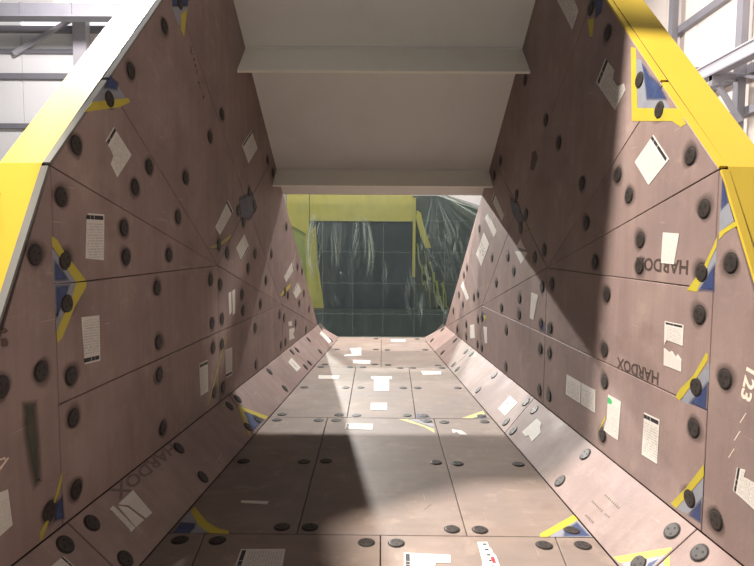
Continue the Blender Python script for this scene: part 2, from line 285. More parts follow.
M = {}
M['wall_plate'] = primer_mat('primed_wall_plate', rgb(146, 126, 120), rgb(128, 110, 107), 0.60)
M['floor_plate'] = primer_mat('primed_floor_plate', rgb(130, 115, 105), rgb(117, 105, 100), 0.56)
M['yellow'] = painted_mat('yellow_paint', rgb(196, 168, 58), rgb(186, 159, 52), 0.5, 0.38)
M['grey_edge'] = painted_mat('bare_grey_edge', rgb(112, 110, 104), rgb(92, 88, 82), 0.6, 0.8, 8)
M['cream'] = painted_mat('cream_paint', rgb(232, 231, 226), rgb(220, 216, 206), 0.6, 0.42, 2)
M['cream_light'] = painted_mat('cream_paint_rib', rgb(250, 248, 236), rgb(240, 236, 216), 0.6, 0.42, 3)
M['dark_gap'] = flat('dark_joint', rgb(48, 38, 33), 0.8)
M['bolt'] = painted_mat('black_bolt', rgb(50, 45, 43), rgb(74, 66, 61), 0.6, 0.5, 40); M['bolt'].node_tree.nodes['Principled BSDF'].inputs['Specular IOR Level'].default_value = 0.3
M['bolt_ring'] = flat('bolt_recess', rgb(44, 36, 33), 0.7)
M['bolt_hole'] = flat('bolt_hole', rgb(18, 16, 16), 0.7)
M['p_yellow'] = painted_mat('mark_yellow', rgb(178, 163, 54), rgb(146, 130, 62), 0.6, 0.5, 12)
M['p_ltyellow'] = painted_mat('mark_pale_yellow', rgb(200, 186, 110), rgb(170, 150, 120), 0.8, 0.5, 12)
M['p_pale'] = painted_mat('mark_pale_blue', rgb(134, 136, 144), rgb(116, 112, 118), 0.8, 0.5, 10)
M['p_white'] = painted_mat('chalk_white', rgb(224, 206, 190), rgb(176, 150, 132), 0.8, 0.8, 60)
def soft_mat(key, c, dirt, amount, scale, fade=True, base=0.62):
    m, nt, b = new_mat('mark_soft_'+key); co = objcoord(nt)
    f = ramp(nt, noise(nt, co, scale, 6, 0.6), 0.50, 0.80)
    nt.links.new(mixc(nt, mth(nt, 'MULTIPLY', f, amount), c, dirt), b.inputs['Base Color']); b.inputs['Roughness'].default_value = 0.55
    at = node(nt, 'ShaderNodeAttribute', attribute_name='cover')
    al = mth(nt, 'MULTIPLY', at.outputs['Fac'] if fade else base, mth(nt, 'MULTIPLY_ADD', noise(nt, co, 25, 4), 0.5, 0.68))
    cl = node(nt, 'ShaderNodeClamp'); nt.links.new(al, cl.inputs[0]); nt.links.new(cl.outputs[0], b.inputs['Alpha'])
    return m
M['p_blue'] = soft_mat('blue', rgb(50, 64, 104), rgb(74, 86, 120), 0.8, 9)
M['smear'] = soft_mat('smear', rgb(58, 48, 44), rgb(92, 76, 70), 0.9, 20)
M['p_dark'] = soft_mat('dark', rgb(62, 66, 56), rgb(96, 82, 68), 0.8, 9)
M['p_faint'] = soft_mat('faint', rgb(84, 66, 56), rgb(116, 92, 80), 0.8, 40)
M['p_ochre'] = soft_mat('ochre', rgb(160, 146, 92), rgb(134, 114, 88), 0.8, 12)
M['p_haze'] = soft_mat('haze', rgb(70, 70, 88), rgb(110, 98, 104), 0.8, 8)
M['stencil_worn'] = soft_mat('stencil_worn', rgb(74, 60, 54), rgb(104, 84, 74), 0.9, 14, False, 0.36)
M['stencil'] = soft_mat('stencil', rgb(52, 42, 38), rgb(84, 66, 58), 0.8, 30, False)

def label_mat(kind):
    m, nt, b = new_mat('paper_label_' + {'b': 'header', 'p': 'plain', 's': 'scribble', 't': 'print', 'g': 'green_spot', 'r': 'red_print'}[kind])
    uv = node(nt, 'ShaderNodeTexCoord').outputs['UV']
    sp = node(nt, 'ShaderNodeSeparateXYZ'); nt.links.new(uv, sp.inputs[0]); u, v = sp.outputs[0], sp.outputs[1]
    rnd = node(nt, 'ShaderNodeObjectInfo').outputs['Random']
    N = 17.0
    row = mth(nt, 'FLOOR', mth(nt, 'MULTIPLY', v, N))
    cb = node(nt, 'ShaderNodeCombineXYZ'); nt.links.new(mth(nt, 'MULTIPLY', u, 26.0), cb.inputs[0]); nt.links.new(mth(nt, 'MULTIPLY', row, 5.3), cb.inputs[1])
    nt.links.new(mth(nt, 'MULTIPLY', rnd, 90.0), cb.inputs[2])
    words = mth(nt, 'GREATER_THAN', noise(nt, cb.outputs[0], 1.0, 1), 0.47)
    line = mth(nt, 'GREATER_THAN', mth(nt, 'FRACT', mth(nt, 'MULTIPLY', v, N)), 0.52)
    def band(x, lo, hi): return mth(nt, 'MULTIPLY', mth(nt, 'GREATER_THAN', x, lo), mth(nt, 'LESS_THAN', x, hi))
    txt = mth(nt, 'MULTIPLY', mth(nt, 'MULTIPLY', words, line), mth(nt, 'MULTIPLY', band(u, 0.09, 0.9), band(v, 0.2, 0.93)))
    col = mixc(nt, mth(nt, 'MULTIPLY', txt, {'b': 0.36, 'p': 0.16, 's': 0.12, 't': 0.46, 'g': 0.28, 'r': 0.1}[kind]), rgb(202, 197, 190), rgb(60, 56, 56))
    if kind == 'b':
        cb2 = node(nt, 'ShaderNodeCombineXYZ'); nt.links.new(mth(nt, 'MULTIPLY', u, 22.0), cb2.inputs[0])
        bar = mth(nt, 'MULTIPLY', mth(nt, 'MULTIPLY', band(v, 0.035, 0.125), band(u, 0.06, 0.94)), mth(nt, 'GREATER_THAN', noise(nt, cb2.outputs[0], 1.0, 1), 0.36))
        col = mixc(nt, bar, col, rgb(38, 36, 40))
    if kind in 'gr':
        if kind == 'g': 
            d = mth(nt, 'ADD', mth(nt, 'POWER', mth(nt, 'SUBTRACT', u, 0.28), 2.0), mth(nt, 'POWER', mth(nt, 'MULTIPLY', mth(nt, 'SUBTRACT', v, 0.14), 2.4), 2.0))
            col = mixc(nt, mth(nt, 'LESS_THAN', d, 0.036), col, rgb(52, 168, 92))
        else:
            col = mixc(nt, mth(nt, 'MULTIPLY', band(mth(nt, 'FRACT', mth(nt, 'MULTIPLY', v, 5.0)), 0.3, 0.6), band(u, 0.5, 0.72)), col, rgb(40, 36, 40))
            col = mixc(nt, mth(nt, 'MULTIPLY', band(v, 0.56, 0.78), band(u, 0.66, 0.86)), col, rgb(206, 40, 54))
    if kind == 's':
        w = noise(nt, uv, 5.0, 2, 0.5)
        col = mixc(nt, mth(nt, 'MULTIPLY', mth(nt, 'MULTIPLY', band(w, 0.485, 0.515), band(v, .35, .75)), band(u, .2, .8)), col, rgb(60, 54, 54))
    nt.links.new(col, b.inputs['Base Color']); b.inputs['Roughness'].default_value = 0.62
    return m
LM = {k: label_mat(k) for k in 'bpstgr'}

def mesh_obj(name, verts, faces, mats, parent=None, fm=None, smooth=False):
    me = bpy.data.meshes.new(name); me.from_pydata([tuple(v) for v in verts], [], faces)
    for mt in (mats if isinstance(mats, (list, tuple)) else [mats]): me.materials.append(mt)
    if fm: me.polygons.foreach_set('material_index', fm)
    if smooth: me.polygons.foreach_set('use_smooth', [True]*len(me.polygons))
    me.validate(); me.update()
    o = bpy.data.objects.new(name, me); COL.objects.link(o)
    if parent: o.parent = parent
    return o
def tag(o, label=None, cat=None, group=None, kind=None):
    if label: o['label'] = label
    if cat: o['category'] = cat
    if group: o['group'] = group
    if kind: o['kind'] = kind
    return o
def thing(name, loc, label, cat, group=None, kind=None):
    o = bpy.data.objects.new(name, None); COL.objects.link(o); o.location = loc; o.empty_display_size = 0.2
    tag(o, label, cat, group, kind); return o

class MB:
    """collects boxes, bars and prisms into one mesh"""
    def __init__(s): s.v = []; s.f = []; s.m = []
    def prism(s, ring_a, ring_b, mi=0):
        n = len(ring_a); k = len(s.v); s.v += [Vector(p) for p in ring_a] + [Vector(p) for p in ring_b]
        ca = sum((Vector(p) for p in ring_a), Vector())/n; cb = sum((Vector(p) for p in ring_b), Vector())/n
        nrm = Vector()
        for i in range(n): nrm += (Vector(ring_a[i])-ca).cross(Vector(ring_a[(i+1) % n])-ca)
        out = nrm.dot(ca-cb) > 0
        fs = [list(range(n)), list(range(2*n-1, n-1, -1))] + [[i, n+i, n+(i+1) % n, (i+1) % n] for i in range(n)]
        for f in fs: s.f.append([k+j for j in (f if out else f[::-1])]); s.m.append(mi)
    def box(s, lo, hi, mi=0):
        x0, y0, z0 = lo; x1, y1, z1 = hi
        s.prism([(x0, y0, z1), (x1, y0, z1), (x1, y1, z1), (x0, y1, z1)], [(x0, y0, z0), (x1, y0, z0), (x1, y1, z0), (x0, y1, z0)], mi)
    def bar(s, p, q, w, h, up=(0, 0, 1), mi=0):
        p, q = Vector(p), Vector(q); d = (q-p).normalized(); a = d.cross(Vector(up)).normalized(); b = a.cross(d)
        r = lambda c: [c+a*w/2+b*h/2, c-a*w/2+b*h/2, c-a*w/2-b*h/2, c+a*w/2-b*h/2]
        s.prism(r(p), r(q), mi)
    def tube(s, pts, rad, n=6, mi=0):
        for p, q in zip(pts, pts[1:]):
            p, q = Vector(p), Vector(q); d = (q-p).normalized(); a = d.orthogonal().normalized(); b = d.cross(a)
            r = lambda c: [c+a*rad*math.cos(t*2*math.pi/n)+b*rad*math.sin(t*2*math.pi/n) for t in range(n)]
            s.prism(r(p), r(q), mi)
    def build(s, name, mats, parent=None, off=None):
        v = s.v if off is None else [p-Vector(off) for p in s.v]
        return mesh_obj(name, v, s.f, mats, parent, s.m)

# ------------------------------------------------------------------ the lined faces: each a frame (origin, U along the body, W across)
class Face:
    def __init__(s, O, U, W, flip):
        s.O, s.U, s.W = Vector(O), Vector(U), Vector(W); s.flip = flip
        s.n = s.U.cross(s.W).normalized()*(-1 if flip else 1)
    def P(s, u, w, off=0.0): return s.O + s.U*u + s.W*w + s.n*off
FACES = {'FL': Face((0, 0, 0), (1, 0, 0), (0, 1, 0), False)}
for nm, s in (('L', -1), ('R', 1)):
    FACES[nm+'W'] = Face((s*(W0+CA), 0, 0), (-s*KT, 1, 0), (0, 0, 1), s == 1)
    FACES[nm+'C'] = Face((s*W0, 0, 0), (-s*KT, 1, 0), (s*CA/CL, 0, CB/CL), s == 1)

def area2(p): return sum(p[i][0]*p[(i+1) % len(p)][1]-p[(i+1) % len(p)][0]*p[i][1] for i in range(len(p)))/2
def ccw(p): return list(p) if area2(p) > 0 else list(p)[::-1]
def inset(p, d):
    p = ccw(p); n = len(p); out = []
    for i in range(n):
        a, b, c = Vector(p[i-1]), Vector(p[i]), Vector(p[(i+1) % n])
        e1 = (b-a).normalized(); e2 = (c-b).normalized(); n1 = Vector((-e1.y, e1.x)); n2 = Vector((-e2.y, e2.x))
        k = n1+n2; q = b + k*(d/max(0.25, k.dot(n1)))
        out.append((q.x, q.y))
    return out
def inside(pt, p):
    x, y = pt; r = False
    for i in range(len(p)):
        (x1, y1), (x2, y2) = p[i-1], p[i]
        if (y1 > y) != (y2 > y) and x < (x2-x1)*(y-y1)/(y2-y1)+x1: r = not r
    return r
def slab(face, poly, gap, bev, thick, top, mats, name, parent):
    """plate with a small bevel round its upper edge; top = height of its face above the plane"""
    fc = FACES[face]; a = inset(poly, gap+bev); b = inset(poly, gap); n = len(a)
    v = [fc.P(*q, top) for q in a] + [fc.P(*q, top-bev) for q in b] + [fc.P(*q, top-thick) for q in b]
    fs = [list(range(n)), list(range(3*n-1, 2*n-1, -1))]
    for k in (0, n):
        fs += [[k+i, k+n+i, k+n+(i+1) % n, k+(i+1) % n] for i in range(n)]
    if fc.flip: fs = [f[::-1] for f in fs]
    return mesh_obj(name, v, fs, mats, parent)
def decal(face, poly, lo, hi, mats, name, parent, uv=False):
    fc = FACES[face]; raw = list(poly); p = ccw(poly); n = len(p)
    v = [fc.P(*q, hi) for q in p] + [fc.P(*q, lo) for q in p]
    fs = [list(range(n)), list(range(2*n-1, n-1, -1))] + [[i, n+i, n+(i+1) % n, (i+1) % n] for i in range(n)]
    if fc.flip: fs = [f[::-1] for f in fs]
    o = mesh_obj(name, v, fs, mats, parent)
    if uv:
        p0, p1 = Vector(raw[0]), Vector(raw[1]); e = (p1-p0).normalized(); w = Vector((-e.y, e.x))
        c = sum((Vector(q) for q in raw), Vector((0, 0)))/n
        if w.dot(c-p0) < 0: w = -w
        ab = [((Vector(q)-p0).dot(e), (Vector(q)-p0).dot(w)) for q in p]
        a0, a1 = min(x[0] for x in ab), max(x[0] for x in ab); b0, b1 = min(x[1] for x in ab), max(x[1] for x in ab)
        t = [((x[0]-a0)/(a1-a0), (x[1]-b0)/(b1-b0)) for x in ab]*2
        lay = o.data.uv_layers.new(name='UVMap')
        for lp in o.data.loops: lay.data[lp.index].uv = t[lp.vertex_index]
    return o

# ------------------------------------------------------------------ workshop hall
M['clad'] = painted_mat('white_cladding', rgb(226, 224, 226), rgb(210, 208, 210), 0.5, 0.5, 0.4)
M['clad_warm'] = painted_mat('pale_cladding', rgb(226, 214, 208), rgb(206, 194, 190), 0.6, 0.5, 0.5)
M['steel'] = painted_mat('grey_steel_paint', rgb(122, 120, 128), rgb(100, 98, 106), 0.5, 0.5, 2)
M['steel_lt'] = painted_mat('light_grey_steel', rgb(166, 162, 170), rgb(146, 142, 152), 0.5, 0.5, 2)
M['concrete'] = painted_mat('concrete', rgb(150, 146, 140), rgb(120, 116, 110), 0.7, 0.7, 1.2)
m, nt, b = new_mat('rooflight'); b.inputs['Base Color'].default_value = (1, 1, 1, 1); b.inputs['Emission Color'].default_value = (0.93, 0.95, 1, 1); b.inputs['Emission Strength'].default_value = 0.95
M['rooflight'] = m

fl = MB(); fl.box((-20, -4, GROUND-0.2), (12, 26, GROUND)); tag(fl.build('floor', M['concrete']), kind='structure')
# far wall of the hall: cladding panels, girts, a window strip, columns
BY = 24.0
wb = MB(); wb.box((-20, BY+0.16, GROUND), (12, BY+0.3, 14)); wall_back = tag(wb.build('wall_back', M['clad']), kind='structure')
xs = [-19.6+2.22*i for i in range(15)]
zs = [GROUND, 4.3, 8.35, 10.3]
xs = [x-0.0 for x in xs]
off = -12.95 - min(xs, key=lambda x: abs(x+12.95)); xs = [x+off for x in xs]
for i in range(len(xs)-1):
    for j in range(len(zs)-1):
        q = MB(); q.box((xs[i]+0.015, BY+0.02, zs[j]+0.01), (xs[i+1]-0.015, BY+0.16, zs[j+1]-0.01)); q.build('cladding_panel', M['clad'], wall_back)
for z, h, d in ((4.4, 0.16, 0.2), (6.38, 0.2, 0.2), (8.43, 0.22, 0.2), (9.45, 0.16, 0.2), (10.34, 0.24, 0.22)):
    q = MB(); q.box((-19.8, BY-d, z-h/2), (11.8, BY+0.02, z+h/2)); q.build('girt', M['steel'], wall_back)
for i in range(len(xs)-1):
    q = MB(); q.box((xs[i]+0.03, BY+0.03, 10.47), (xs[i+1]-0.03, BY+0.08, 11.1)); f = q.build('window_pane', M['rooflight'] if xs[i] > -15.5 else M['clad'], wall_back)
q = MB(); q.box((-19.8, BY-0.05, 10.77), (11.8, BY+0.02, 10.83)); q.build('window_bar', M['steel'], wall_back)
for x in (-12.4, -4.5, 4.6, 10.5):
    q = MB(); q.box((x-0.27, BY-0.6, GROUND), (x+0.27, BY-0.25, 11.1)); q.build('column', M['steel_lt'], wall_back)
    q = MB(); q.bar((x-0.2, BY-0.4, 10.75), (x-2.9, BY-0.3, 9.3), 0.12, 0.16); q.build('brace', M['steel_lt'], wall_back)
# side wall on the right
RX = 9.5
wr = MB(); wr.box((RX+0.16, -4, GROUND), (RX+0.3, BY+0.3, 14)); wall_right = tag(wr.build('wall_right', M['clad_warm']), kind='structure')
ys = [2.0+1.95*i for i in range(12)]
for i in range(len(ys)-1):
    for z0, z1 in ((GROUND, 3.2), (3.2, 8.3), (8.3, 13.6)):
        q = MB(); q.box((RX+0.04, ys[i]+0.012, z0+0.01), (RX+0.16, ys[i+1]-0.012, z1-0.01)); q.build('cladding_panel', M['clad_warm'], wall_right)
for z, h in ((3.2, 0.16), (5.05, 0.2), (6.08, 0.24), (8.38, 0.22), (10.6, 0.2)):
    q = MB(); q.box((RX-0.16, 2, z-h/2), (RX+0.04, BY, z+h/2)); q.build('girt', M['steel'], wall_right)
for y in (11.4, 14.95, 18.5, 22.0):
    q = MB(); q.box((RX-0.34, y-0.13, GROUND), (RX-0.16, y+0.13, 13.6)); q.build('column', M['steel'], wall_right)
for y in (11.4, 14.95):
    q = MB(); q.bar((RX-0.3, y-0.2, 4.75), (8.6, y+0.05, 5.95), 0.12, 0.14); q.build('brace', M['steel'], wall_right)
    q = MB(); q.bar((RX-0.3, y, 5.92), (8.5, y, 5.92), 0.14, 0.16); q.build('bracket', M['steel'], wall_right)
q = MB(); q.bar((RX-0.3, 12.6, 5.1), (RX-0.3, 16.9, 6.75), 0.07, 0.10, up=(1, 0, 0)); q.build('wind_brace', M['steel'], wall_right)

rb = thing('crane_runway_beam', (8.6, 13, GROUND), 'long pale grey crane runway beam along the right side wall, with a dark flange below', 'beam')
q = MB(); q.box((8.52, 4, 6.0), (8.68, 23.3, 6.28)); q.build('web', M['steel_lt'], rb, rb.location)
q = MB(); q.box((8.45, 4, 5.96), (8.75, 23.3, 6.0)); q.build('bottom_flange', M['steel'], rb, rb.location)
q = MB(); q.box((8.45, 4, 6.28), (8.75, 23.3, 6.31)); q.build('top_flange', M['steel_lt'], rb, rb.location)
for y in (6.5, 11.4, 14.95, 18.5, 22.0):
    q = MB(); q.bar((8.6, y, GROUND), (8.6, y, 5.96), 0.16, 0.16, up=(0, 1, 0)) if y > 17 else q.box((8.5, y-0.08, 5.7), (8.7, y+0.08, 5.96)); q.build('support', M['steel'], rb, rb.location)
# crane girder across the far left, a yellow hoist rail on it
GY = 21.0
cg = thing('crane_girder', (-12, GY, GROUND), 'lilac grey overhead crane girder spanning above the far left wall', 'girder')
q = MB(); q.box((-19.5, GY, 9.78), (-5, GY+0.35, 10.22)); q.build('web', M['steel'], cg, cg.location)
q = MB(); q.box((-19.5, GY-0.1, 9.72), (-5, GY+0.45, 9.78)); q.build('bottom_flange', M['steel'], cg, cg.location)
for x in (-19.2, -5.4):
    q = MB(); q.box((x-0.2, GY+0.05, GROUND), (x+0.2, GY+0.3, 9.72)); q.build('leg', M['steel_lt'], cg, cg.location)
for x in (-14.6, -13.2, -11.4):
    q = MB(); q.box((x-0.05, GY-0.06, 9.78), (x+0.05, GY, 10.22)); q.build('stiffener', M['steel'], cg, cg.location)
q = MB(); q.box((-12.0, GY-0.02, 10.222), (-7.2, GY+0.35, 10.5)); tag(q.build('hoist_rail', flat('pale_yellow_paint', rgb(236, 226, 150), 0.5)), 'pale yellow hoist box lying on top of the grey crane girder', 'hoist')

# ------------------------------------------------------------------ the body
body = thing('hopper_body', (0, 5, GROUND), 'large open-ended steel hopper with yellow rim, lined with bolted red-brown wear plates', 'hopper')
def child(o): o.matrix_parent_inverse = Matrix.Translation(-body.location); return o
FRONT = lambda y: 2.155 + 0.855*(6.63-y) if y > 6.63 else 2.155 + 0.90*(6.63-y)   # height of the sloping front sheet above the floor
HALF = lambda y: W0 + CA - KT*y                    # half width between the side walls
LT = 0.034                                         # liner thickness
K = (2.485, 1.94); RT = (4.46, 4.0); RB = (1.50, -0.10)
# side shells: hollow walls with a broad yellow end face
for nm, s in (('L', -1), ('R', 1)):
    fc = FACES[nm+'W']
    prof = [K, RT, (8.80, 0.30), (9.28, 0.0), (9.28, GROUND), (1.41, GROUND), RB]
    a = [fc.P(u, w, -LT) for u, w in prof]; b_ = [fc.P(u, w, -LT-0.2) for u, w in prof]
    q = MB(); q.prism(a, b_); q.m[0] = 1; child(q.build('side_wall', [M['yellow'], M['dark_gap']], body))
    # edge strips that close the liner towards the mouth
    segs = [((1.50, -0.02), (2.478, 1.93)), (K, (2.965, 2.435)), ((2.975, 2.445), RT)]
    for p, r in segs:
        p, r = Vector(p), Vector(r); d = (r-p).normalized(); t = Vector((d.y, -d.x))
        ring = [p+d*0.004, r-d*0.004, r-d*0.004+t*0.012, p+d*0.004+t*0.012]
        q = MB(); q.prism([fc.P(x.x, x.y, 0.0) for x in ring], [fc.P(x.x, x.y, -LT) for x in ring])
        child(q.build('edge_strip', M['grey_edge'] if s < 0 else M['yellow'], body))
    # chamfer shell between floor and side wall
    def sec(y): return [Vector((s*(W0-KT*y+0.012), y, -LT)), Vector((s*(HALF(y)+LT), y, CB-0.02)), Vector((s*(HALF(y)+LT), y, GROUND)), Vector((s*(W0-KT*y+0.012), y, GROUND))]
    q = MB(); q.prism(sec(1.45), sec(9.2)); child(q.build('corner_shell', M['dark_gap'], body))
q = MB(); y0, y1 = 1.42, 9.32
q.prism([(-(W0-KT*y0), y0, -LT), (W0-KT*y0, y0, -LT), (W0-KT*y1, y1, -LT), (-(W0-KT*y1), y1, -LT)],
        [(-(W0-KT*y0), y0, GROUND), (W0-KT*y0, y0, GROUND), (W0-KT*y1, y1, GROUND), (-(W0-KT*y1), y1, GROUND)])
child(q.build('floor_shell', M['dark_gap'], body))

PLATES = []
def plate(face, poly, mat):
    o = child(slab(face, poly, 0.0028, 0.0025, 0.03, 0.0, M[mat], 'wear_plate', body)); PLATES.append((face, poly, o)); return o
for nm in 'LR':
    A = lambda y: 1.94-0.2645*(y-2.485)
    e = 0.0125
    rimu = lambda y: 1.94+1.038*(y-2.485)-0.016
    Kx = (2.49, 1.928)
    w3 = [
        [Kx, (1.72, CB), (2.49, CB)],
        [Kx, (4.5, 1.406), (2.49, 1.40)],
        [(2.49, 1.40), (4.5, 1.406), (4.5, 0.865), (2.49, 0.852)],
        [(4.5, 1.406), (6.53, 0.868), (4.5, 0.865)],
        [(2.49, 0.852), (4.5, 0.865), (4.5, CB), (2.49, CB)],
        [(4.5, 0.865), (6.53, 0.868), (6.6, CB), (4.5, CB)],
        [(6.53, 0.868), (8.74, CB), (6.6, CB)],
        [Kx, (4.5, 1.406), (2.96, rimu(2.96))],
        [(2.96, rimu(2.96)), (4.5, 1.406), (5.28, 1.945), (3.77, rimu(3.77))],
        [(4.5, 1.406), (6.53, 0.868), (5.28, 1.945)],
        [(3.77, rimu(3.77)), (5.28, 1.945), (6.22, FRONT(6.22)), (4.48, FRONT(4.48))],
        [(5.28, 1.945), (6.53, 0.868), (7.38, FRONT(7.38)), (6.22, FRONT(6.22))],
        [(6.53, 0.868), (8.74, CB), (8.83, 0.27), (7.38, FRONT(7.38))],
    ]
    for p in w3: plate(nm+'W', p, 'wall_plate')
    for ya, yb, ya2, yb2 in ((1.5, 2.53, 1.66, 2.52), (2.53, 4.63, 2.52, 4.71), (4.63, 6.96, 4.71, 6.95), (6.96, 9.32, 6.95, 8.80)):
        plate(nm+'C', [(ya, 0), (yb, 0), (yb2, CL), (ya2, CL)], 'wall_plate')
fx = lambda y: W0-KT*y
def frow(y0, y1, xs0, xs1):
    b0 = [-fx(y0)] + xs0 + [fx(y0)]; b1 = [-fx(y1)] + xs1 + [fx(y1)]
    for i in range(len(b0)-1): plate('FL', [(b0[i], y0), (b0[i+1], y0), (b1[i+1], y1), (b1[i], y1)], 'floor_plate')
frow(1.45, 2.96, [-0.80, 0.0, 0.80], [-0.965, 0.0, 0.955])
frow(2.96, 5.01, [-0.46, 0.475], [-0.487, 0.483])
frow(5.01, 7.09, [-0.31, 0.318], [-0.325, 0.358])
frow(7.09, 9.36, [0.0], [0.0])

def owner(face, pt):
    best = None
    for f, p, o in PLATES:
        if f == face:
            if inside(pt, p): return o
            c = sum((Vector(q) for q in p), Vector((0, 0)))/len(p); d = (c-Vector(pt)).length
            if best is None or d < best[0]: best = (d, o)
    return best[1]
def kid(o, par): o.parent = par; o.matrix_parent_inverse = Matrix(); return o

# bolts: flush round plugs with three small holes
def bolt_mesh(greasy):
    v, f, mi = [], [], []
    def ringv(r, z, n=20): k = len(v); v.extend((r*math.cos(2*math.pi*i/n), r*math.sin(2*math.pi*i/n), z) for i in range(n)); return k
    n = 20
    r0 = ringv(0.047, 0.0); r1 = ringv(0.045, 0.0008); r2 = ringv(0.0400, 0.0008); r3 = ringv(0.0395, 0.0045); r4 = ringv(0.034, 0.0062); r5 = ringv(0.012, 0.0062)
    for a, c, k in ((r0, r1, 1), (r1, r2, 1), (r2, r3, 1), (r3, r4, 0), (r4, r5, 0)):
        for i in range(n): f.append([a+i, a+(i+1) % n, c+(i+1) % n, c+i]); mi.append(k)
    f.append([r5+i for i in range(n)]); mi.append(0)
    for k in range(3):
        t = k*2*math.pi/3+0.5; cx, cy = 0.020*math.cos(t), 0.020*math.sin(t); s0 = len(v)
        v.extend((cx+0.0062*math.cos(2*math.pi*i/8), cy+0.0062*math.sin(2*math.pi*i/8), 0.0068) for i in range(8)); f.append([s0+i for i in range(8)]); mi.append(2)
    s1 = ringv(0.046, 0.0002); s2 = ringv(0.050, 0.0002)
    for i in range(n if greasy else 0):                  # rubbed grease round the plug, uneven
        q = 0.072+0.012*math.sin(2*math.pi*i/n+0.7)+0.006*math.sin(6*math.pi*i/n); v[s2+i] = (q*math.cos(2*math.pi*i/n), q*math.sin(2*math.pi*i/n), 0.0002)
        f.append([s1+i, s1+(i+1) % n, s2+(i+1) % n, s2+i][::-1]); mi.append(3)
    me = bpy.data.meshes.new('bolt'); me.from_pydata(v, [], f)
    at = me.color_attributes.new('cover', 'FLOAT_COLOR', 'POINT')
    for i in range(len(v)): k = 0.5 if i < s2 else 0.0; at.data[i].color = (k, k, k, 1)
    for mt in (M['bolt'], M['bolt_ring'], M['bolt_hole'], M['smear']): me.materials.append(mt)
    me.polygons.foreach_set('material_index', mi); me.update(); return me
BM = {True: bolt_mesh(True), False: bolt_mesh(False)}
for face, pts in BOLTS.items():
    fc = FACES[face]
    for u, w in pts:
        o = bpy.data.objects.new('bolt', BM[face[1] == 'W']); COL.objects.link(o)
        x = fc.U.normalized(); y = fc.n.cross(x)
        m4 = Matrix((x, y, fc.n)).transposed() @ Matrix.Rotation(random.uniform(0, 6.28), 3, 'Z')
        m4 = m4.to_4x4(); m4.translation = fc.P(u, w, 0.0002)
        o.matrix_basis = m4; kid(o, owner(face, (u, w)))
cen = lambda p: tuple(sum((Vector(q) for q in p), Vector((0, 0)))/len(p))
for face, kind, poly in LABELS:
    o = decal(face, poly, 0.0004, 0.0022, LM[kind], 'paper_label', None, uv=True); kid(o, owner(face, cen(poly)))
    if kind == 'g': o['label'] = 'white paper label with a green spot'
    if kind == 'r': o['label'] = 'torn white strip with black and red marks'
SOFT = {'blue': 0.022, 'dark': 0.05, 'faint': 0.012, 'ochre': 0.012, 'haze': 0.05}
def spray(face, poly, lo, hi, mat, name, parent):
    """sprayed patch: full colour inside, thinning out over its rim (alpha layer read by the paint)"""
    fc = FACES[face]; w = SOFT[mat.name.split('_soft_')[1]]; p = ccw(poly); n = len(p)
    per = sum((Vector(p[i])-Vector(p[i-1])).length for i in range(n)); w = min(w, 0.55*abs(area2(p))/per*2)
    a = inset(p, w); c = cen(a); v = [fc.P(*q, hi) for q in p] + [fc.P(*q, hi) for q in a] + [fc.P(*c, hi)]
    fs = [[i, (i+1) % n, n+(i+1) % n, n+i] for i in range(n)] + [[n+i, n+(i+1) % n, 2*n] for i in range(n)]
    if fc.flip: fs = [f[::-1] for f in fs]
    o = mesh_obj(name, v, fs, mat, parent)
    at = o.data.color_attributes.new('cover', 'FLOAT_COLOR', 'POINT')
    for i in range(len(v)): k = 0.0 if i < n else 1.0; at.data[i].color = (k, k, k, 1)
    return o
NAMES = {'white': 'chalk_mark', 'dark': 'spray_mark', 'faint': 'faded_stencil'}
for face, colr, layer, poly in PAINT:
    o = (spray if colr in SOFT else decal)(face, poly, 0.0001, 0.0006+0.0003*layer, M['p_'+colr], NAMES.get(colr, 'paint_mark'), None); kid(o, owner(face, cen(poly)))

def lettering(text, face, p0, xdir, ydir, height, length, mat, name, par_pt):
    cu = bpy.data.curves.new(name, 'FONT'); cu.body = text; cu.size = 1.0; cu.resolution_u = 3; cu.offset = 0.028
    t = bpy.data.objects.new(name, cu); COL.objects.link(t); bpy.context.view_layer.update()
    me = bpy.data.meshes.new_from_object(t.evaluated_get(bpy.context.evaluated_depsgraph_get()))
    bpy.data.objects.remove(t); bpy.data.curves.remove(cu)
    xs_ = [v.co.x for v in me.vertices]; ys_ = [v.co.y for v in me.vertices]
    sx = length/(max(xs_)-min(xs_)); sy = height/(max(ys_)-min(ys_)); fc = FACES[face]
    for v in me.vertices:
        a, c = (v.co.x-min(xs_))*sx, (v.co.y-min(ys_))*sy
        v.co = fc.P(p0[0]+xdir[0]*a+ydir[0]*c, p0[1]+xdir[1]*a+ydir[1]*c, 0.0012)
    me.materials.clear(); me.materials.append(M[mat]); me.update()
    o = bpy.data.objects.new(name, me); COL.objects.link(o); kid(o, owner(face, par_pt)); return o
lettering('HARDOX', 'RW', (2.676, 1.525), (1, 0.004), (0, -1), 0.072, 0.475, 'stencil', 'stencil_lettering', (2.9, 1.49))
lettering('HARDOX', 'RW', (2.88, 0.935), (1, -0.018), (0, -1), 0.070, 0.44, 'stencil', 'stencil_lettering', (3.1, 0.9))
lettering('HARDOX', 'LC', (3.58, 0.385), (-1, 0.0), (0, -1), 0.075, 0.72, 'stencil_worn', 'stencil_lettering', (3.2, 0.35))
lettering('123', 'RW', (2.262, 1.105), (0.20, -0.98), (-0.98, -0.20), 0.06, 0.135, 'p_white', 'chalk_lettering', (2.3, 1.0))
